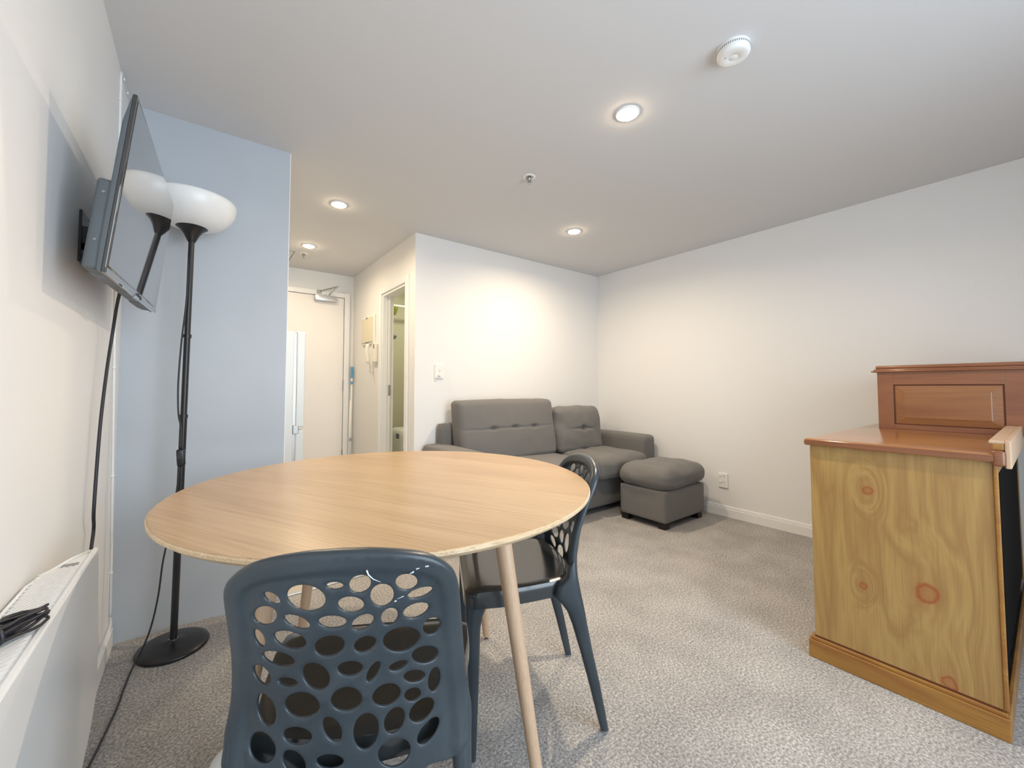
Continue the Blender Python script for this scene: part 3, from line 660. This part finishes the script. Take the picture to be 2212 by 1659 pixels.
    for q, nn in outd.items():
        nn = nn.normalized(); th = (A[q].co-B[q].co).length; r_ = min(th*.5, .0065) if th > .012 else .0014
        L_ = [A[q]]
        for f in (.16, .5, .84):
            c = A[q].co.lerp(B[q].co, f); k = r_*(math.sqrt(max(0, 1-(2*f-1)**2)))
            L_.append(bm.verts.new(c+Vector((nn.x*k, 0, nn.y*k))))
        L_.append(B[q]); rings[q] = L_
    for a, b in bd:
        for k in range(4):
            bm.faces.new((rings[b][k], rings[a][k], rings[a][k+1], rings[b][k+1]))
    bmesh.ops.recalc_face_normals(bm, faces=bm.faces)
    return bm
def loft(rings, n=16, ex=3.0):
    """rings = (centre x, centre y, z, half x, half y): rounded rectangle sections"""
    bm = nb(); R_ = []
    for (cx, cy, z, hx, hy) in rings:
        r_ = []
        for i in range(n):
            a = 2*pi*(i+.5)/n; c, s = cos(a), sin(a); k = (abs(c)**ex+abs(s)**ex)**(-1/ex)
            r_.append(bm.verts.new((cx+hx*c*k, cy+hy*s*k, z)))
        R_.append(r_)
    for a, b in zip(R_, R_[1:]):
        for i in range(n): bm.faces.new((a[i], a[(i+1) % n], b[(i+1) % n], b[i]))
    bm.faces.new(R_[0][::-1]); bm.faces.new(R_[-1]); bmesh.ops.recalc_face_normals(bm, faces=bm.faces)
    return bm
def make_chair(label, loc, rz):
    t = thing('perforated_chair', label, 'chair', loc, rz, 'black perforated plastic chairs')
    random.seed(2)
    obj('backrest', make_back(), M_chair, t, smooth=True, angle=R(70))
    # seat: dished board with a deep rolled rim
    b = nb(); nx, ny = 24, 24; G = []
    for j in range(ny+1):
        row = []
        for i in range(nx+1):
            a = -1+2*i/nx; f = j/ny; y0 = surf(a*.165, .46)+.030; y = y0+(.424-y0)*f; wdt = interp(y, [0, .10, .16, .24, .32, .5], [.165, .165, .178, .196, .210, .213])
            k = 1
            x = a*wdt; 
            cr = .035                               # rounded front corners
            dx = abs(x)-(wdt-cr); dy = y-(.424-cr)
            if dx > 0 and dy > 0:
                m_ = max(dx, dy); l_ = math.hypot(dx, dy)
                if l_ > 0: s_ = m_/l_; x = math.copysign(wdt-cr+dx*s_, x); y = .424-cr+dy*s_
            e = max(abs(a), 2*abs(f-.5))
            z = .458-.008*(1-a*a)*(math.sin(pi*min(1, f*1.15)))**1-.010*max(0, (f-.8)/.2)**2
            row.append(b.verts.new((x, y, z-(.004 if e > .99 else 0))))
        G.append(row)
    for j in range(ny):
        for i in range(nx): b.faces.new((G[j][i], G[j][i+1], G[j+1][i+1], G[j+1][i]))
    ring = [G[0][i] for i in range(nx+1)]+[G[j][nx] for j in range(1, ny+1)]+[G[ny][i] for i in range(nx-1, -1, -1)]+[G[j][0] for j in range(ny-1, 0, -1)]
    prev = ring; cen = Vector((0, .27, 0))
    def nring(prev, grow, z):
        out = []
        for v in prev:
            d = (v.co-cen); d.z = 0; out.append(b.verts.new(v.co+d.normalized()*grow)); out[-1].co.z = z
        for i in range(len(prev)):
            j = (i+1) % len(prev); b.faces.new((prev[i], out[i], out[j], prev[j]))
        return out
    r1 = nring(prev, .003, .446); r2_ = nring(r1, .001, .435); r3 = nring(r2_, 0, .410); r4 = nring(r3, -.004, .407); r5 = nring(r4, -.008, .42); r6 = nring(r5, -.004, .445)
    b.faces.new(r6[::-1]); bmesh.ops.recalc_face_normals(b, faces=b.faces)
    obj('seat', b, M_seat, t, smooth=True, angle=R(50))
    for s in (-1, 1):
        rr = [(s*.188, .388, .436, .020, .034), (s*.190, .389, .420, .020, .034), (s*.192, .393, .403, .018, .030), (s*.195, .398, .385, .0165, .025), (s*.199, .402, .35, .0155, .021), (s*.210, .404, .18, .013, .017), (s*.219, .406, .012, .0105, .012), (s*.2195, .406, .006, .0095, .011)]
        lg = obj('leg', loft(rr), M_chair, t, smooth=True, angle=R(60))
        obj('foot', loft([(s*.2195, .406, .0065, .0105, .012), (s*.2195, .406, 0, .0095, .011)]), M_gap, lg)
        rr = []
        for z, th in ((.515, .004), (.50, .011), (.47, .017), (.445, .034), (.415, .042), (.395, .034), (.37, .027), (.33, .023), (.25, .019), (.15, .0165), (.06, .014), (.012, .012), (.006, .011)):
            xo = interp(z, [0, .25, .38, .44, .47, .50, .52], [.186, .193, .203, .2045, .203, .198, .194]); hx = interp(z, [0, .3, .38, .415, .47, .50, .52], [.0105, .0135, .016, .019, .019, .011, .004])
            ob = prof(z)+interp(z, [0, .2, .4, .46, .5, .53], [-.002, -.004, -.004, -.003, 0, .004])
            rr.append((s*(xo-hx), ob+th, z, hx, th))
        lg = obj('leg', loft(rr), M_chair, t, smooth=True, angle=R(60))
        q = rr[-1]; obj('foot', loft([(q[0], q[1], .0065, .0105, .012), (q[0], q[1], 0, .0095, .011)]), M_gap, lg)
    return t
c1 = make_chair('black chair with holed back nearest the camera, back turned to it', (.1767, .6426, 0), -R(28.3))
c2 = c1.copy(); C.objects.link(c2); c2.location = (1.09, .99, 0); c2.rotation_euler = (0, 0, R(62))
c2['label'] = 'black chair with holed back at far right side of table, facing left'
for ch in c1.children:
    c = ch.copy(); C.objects.link(c); c.parent = c2
    for g in ch.children: d = g.copy(); C.objects.link(d); d.parent = c

# pale scuffs on the rear of the nearest chair
def rear(u, z):
    e = .005; dx = (surf(u+e, z)-surf(u-e, z))/(2*e); dz = (surf(u, z+e)-surf(u, z-e))/(2*e)
    return Vector((u, surf(u, z), z))+Vector((dx, -1, 0)).normalized()*(.0063-.0058*min(1, max(0, (.754-z)/.012)))
for L_, ra in (([(.0396, .7689), (.0418, .7614), (.0484, .7533), (.0586, .7451)], [.0014, .0011, .0007, .0003]), ([(.0996, .7549), (.1059, .7578)], [.0006, .0014]),
               ([(.1091, .7614), (.1143, .7624)], [.0012, .0005]), ([(.1227, .7637), (.128, .7634)], [.0013, .0009]),
               ([(.0771, .7079), (.0803, .7082)], [.0012, .0010]), ([(.0814, .7114), (.0911, .7146)], [.0004, .0006])):
    obj('scuff_mark', tube(nb(), [rear(*q) for q in L_], ra, 8), M_scuff, c1, smooth=True, label='pale scuff on the back')

# white lidded tub on the carpet
t = thing('lidded_tub', 'small white round lidded tub on carpet beside the nearest chair', 'tub', (.105, 1.30, 0))
obj('tub', lathe(nb(), [(0, .001), (.05, .001), (.058, .01), (.062, .055), (0, .055)], 40), M_tub, t, smooth=True, angle=R(50))
obj('lid', lathe(nb(), [(.05, .052), (.066, .053), (.067, .060), (.064, .066), (.05, .072), (0, .080)], 40), M_tub, t, smooth=True, angle=R(50))

# ---------------------------------------------------------------- sofa
t = thing('sofa', 'grey fabric sofa with tufted back cushions against the white back wall', 'sofa', (2.38, 2.55, 0))
obj('base', cushion(nb(), 1.50, 3.26, 2.24, 2.84, .05, .31, r=.02, n=10), M_fab, t, world=True, smooth=True)
obj('back_frame', cushion(nb(), 1.49, 3.30, 2.775, 2.875, .05, .76, r=.025, n=12), M_fab, t, world=True, smooth=True)
for x0, x1 in ((1.365, 1.555), (3.20, 3.39)):
    obj('armrest', cushion(nb(), x0, x1, 2.185, 2.875, .05, .602, r=.035, n=20, puff=(0, 0, .006)), M_fab, t, world=True, smooth=True)
dz = .715
dents = [((x, 2.555, dz), (.028, .05, .012), .026, (0, 1, 0)) for x in (1.86, 2.07, 2.28)]+[((2.0, 2.555, dz), (.6, .05, .007), .007, (0, 1, 0))]
bc = obj('back_cushion', cushion(nb(), 1.565, 2.53, 2.575, 2.735, .46, .935, r=.04, n=60, puff=(.0, .022, .008), dents=dents, shear=.16, wr=.004, seed=2), M_fab, t, world=True, smooth=True)
b = nb(); tube(b, [(1.60, 2.6015, .715), (2.50, 2.6015, .715)], .0018, 6)
dents = [((2.84, 2.515, .665), (.022, .06, .02), .045, (0, 1, 0)), ((2.84, 2.515, .665), (.11, .06, .010), .018, (0, 1, 0)), ((2.55, 2.62, .62), (.02, .2, .05), .01, (1, 0, 0))]
b.free()
obj('back_cushion', cushion(nb(), 2.545, 3.115, 2.55, 2.73, .45, .855, r=.055, n=44, puff=(.012, .035, .01), dents=dents, shear=.14, wr=.012, seed=5), M_fab, t, world=True, smooth=True)
obj('seat_cushion', cushion(nb(), 1.56, 2.56, 2.14, 2.74, .30, .455, r=.05, n=34, puff=(0, .01, .028), wr=.006, seed=3), M_fab, t, world=True, smooth=True)
obj('seat_cushion', cushion(nb(), 2.57, 3.195, 2.13, 2.74, .30, .462, r=.055, n=34, puff=(0, .01, .032), dents=[((2.83, 2.45, .5), (.05, .3, .1), .018, (0, 0, -1))], wr=.008, seed=7), M_fab, t, world=True, smooth=True)
for x in (1.45, 3.30):
    for y in (2.26, 2.80): obj('leg', mbox(x-.025, x+.025, y-.025, y+.025, 0, .055), M_foot, t, world=True)
t = thing('ottoman', 'grey fabric storage ottoman with a plump cushion in front of sofa', 'ottoman', (3.0, 1.94, 0))
obj('base', cushion(nb(), 2.715, 3.275, 1.68, 2.075, .048, .278, r=.014, n=20), M_fab, t, world=True, smooth=True)
obj('cushion', cushion(nb(), 2.70, 3.29, 1.665, 2.085, .284, .425, r=.062, n=44, puff=(.012, .012, .035), wr=.010, seed=11, dents=[((2.9, 1.66, .34), (.2, .05, .02), .006, (0, 1, 0))]), M_fab, t, world=True, smooth=True)
for x in (2.765, 3.225):
    for y in (1.725, 2.045): obj('leg', mbox(x-.03, x+.03, y-.03, y+.03, 0, .052, bev=.002), M_foot, t, world=True)

# ---------------------------------------------------------------- pine desk with stained hutch
t = thing('pine_desk', 'honey pine desk with a stained raised-panel hutch on the right side', 'desk', (2.35, .35, 0))
def wobj(name, bm, m, par, org=None, **k):
    o = obj(name, bm, m, par, world=True, **k); return o
obj('side_panel', mbox(1.935, 1.957, .112, .572, .07, .815, bev=.002), M_pine, t, world=True)
obj('side_panel', mbox(3.36, 3.382, .112, .572, .07, .815, bev=.002), M_pine, t, world=True)
obj('back_panel', mbox(1.957, 3.36, .558, .570, .07, .815), M_deskshade, t, world=True)
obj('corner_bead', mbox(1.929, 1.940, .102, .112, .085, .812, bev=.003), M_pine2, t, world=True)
obj('shelf', mbox(1.957, 3.36, .13, .558, .07, .095), M_deskshade, t, world=True)
obj('added_divider', mbox(2.20, 2.22, .114, .558, .095, .755), M_deskshade, t, world=True)  # added to close off the desk interior and keep it dark
obj('cabinet_door', mbox(2.22, 3.36, .116, .134, .095, .755), M_deskshade, t, world=True)
obj('apron', mbox(1.957, 3.36, .112, .132, .755, .815), M_pine2, t, world=True)
b = mbox(1.921, 1.936, .100, .590, 0, .066, bev=.003); box(b, 1.926, 1.936, .105, .584, .066, .078, bev=.003); box(b, 1.936, 3.40, .576, .59, 0, .07, bev=.003); box(b, 1.936, 3.40, .100, .112, 0, .07, bev=.003)
obj('plinth', b, M_pine2, t, world=True)
obj('groove', mbox(1.9335, 1.936, .112, .572, .078, .084), M_groove, t, world=True)
obj('desktop', mbox(1.918, 3.41, .100, .588, .812, .838, bev=.008, seg=3), M_dtop, t, world=True, smooth=True, angle=R(40))
obj('front_edge', mbox(1.9165, 1.9185, .110, .580, .816, .834, bev=.0005), M_stain, t, world=True)
gr = obj('gallery_rail', mbox(1.917, 3.41, .086, .114, .802, .850, bev=.008, seg=3), M_stain, t, world=True, smooth=True, angle=R(40))
obj('rail_cap', mbox(1.921, 2.70, .075, .0875, .797, .880, bev=.003), M_leg, t, world=True)
obj('rail_end', mbox(1.922, 1.95, .088, .112, .850, .870, bev=.003), M_pine2, t, world=True)
obj('rail_cap', mbox(1.922, 2.70, .086, .118, .869, .879, bev=.003), M_leg, t, world=True)
h = 2.71
hb = obj('hutch', mbox(h, 3.40, .02, .512, .838, 1.118, bev=.002), M_stain, t, world=True)
b = mbox(h-.006, h+.002, .455, .512, .838, 1.118, bev=.001); box(b, h-.006, h+.002, .02, .115, .838, 1.118, bev=.001); box(b, h-.006, h+.002, .115, .455, 1.052, 1.118, bev=.001); box(b, h-.006, h+.002, .115, .455, .838, .86, bev=.001)
obj('panel_frame', b, M_stain, t, world=True)
b = nb(); box(b, h-.0015, h+.001, .115, .455, .86, 1.052)
obj('groove', b, M_groove, t, world=True)
b = nb(); P0 = [(.121, .866), (.449, .866), (.449, 1.046), (.121, 1.046)]; P1 = [(.15, .892), (.42, .892), (.42, 1.02), (.15, 1.02)]
A = [b.verts.new((h-.002, y, z)) for y, z in P0]; B = [b.verts.new((h-.006, y, z)) for y, z in P1]; D = [b.verts.new((h-.0075, y+(.003 if y < .3 else -.003), z+(.003 if z < .95 else -.003))) for y, z in P1]
for i in range(4):
    j = (i+1) % 4; b.faces.new((A[i], A[j], B[j], B[i])); b.faces.new((B[i], B[j], D[j], D[i]))
b.faces.new(D); bmesh.ops.recalc_face_normals(b, faces=b.faces)
obj('raised_panel', b, M_stainp, t, world=True)
b = mbox(h-.014, 3.41, .0, .524, 1.118, 1.128, bev=.004); box(b, h-.022, 3.41, -.01, .532, 1.113, 1.120, bev=.003); box(b, h-.008, 3.41, .0, .518, 1.127, 1.145, bev=.007, seg=3)
obj('cornice', b, M_stain, t, world=True, smooth=True, angle=R(40))
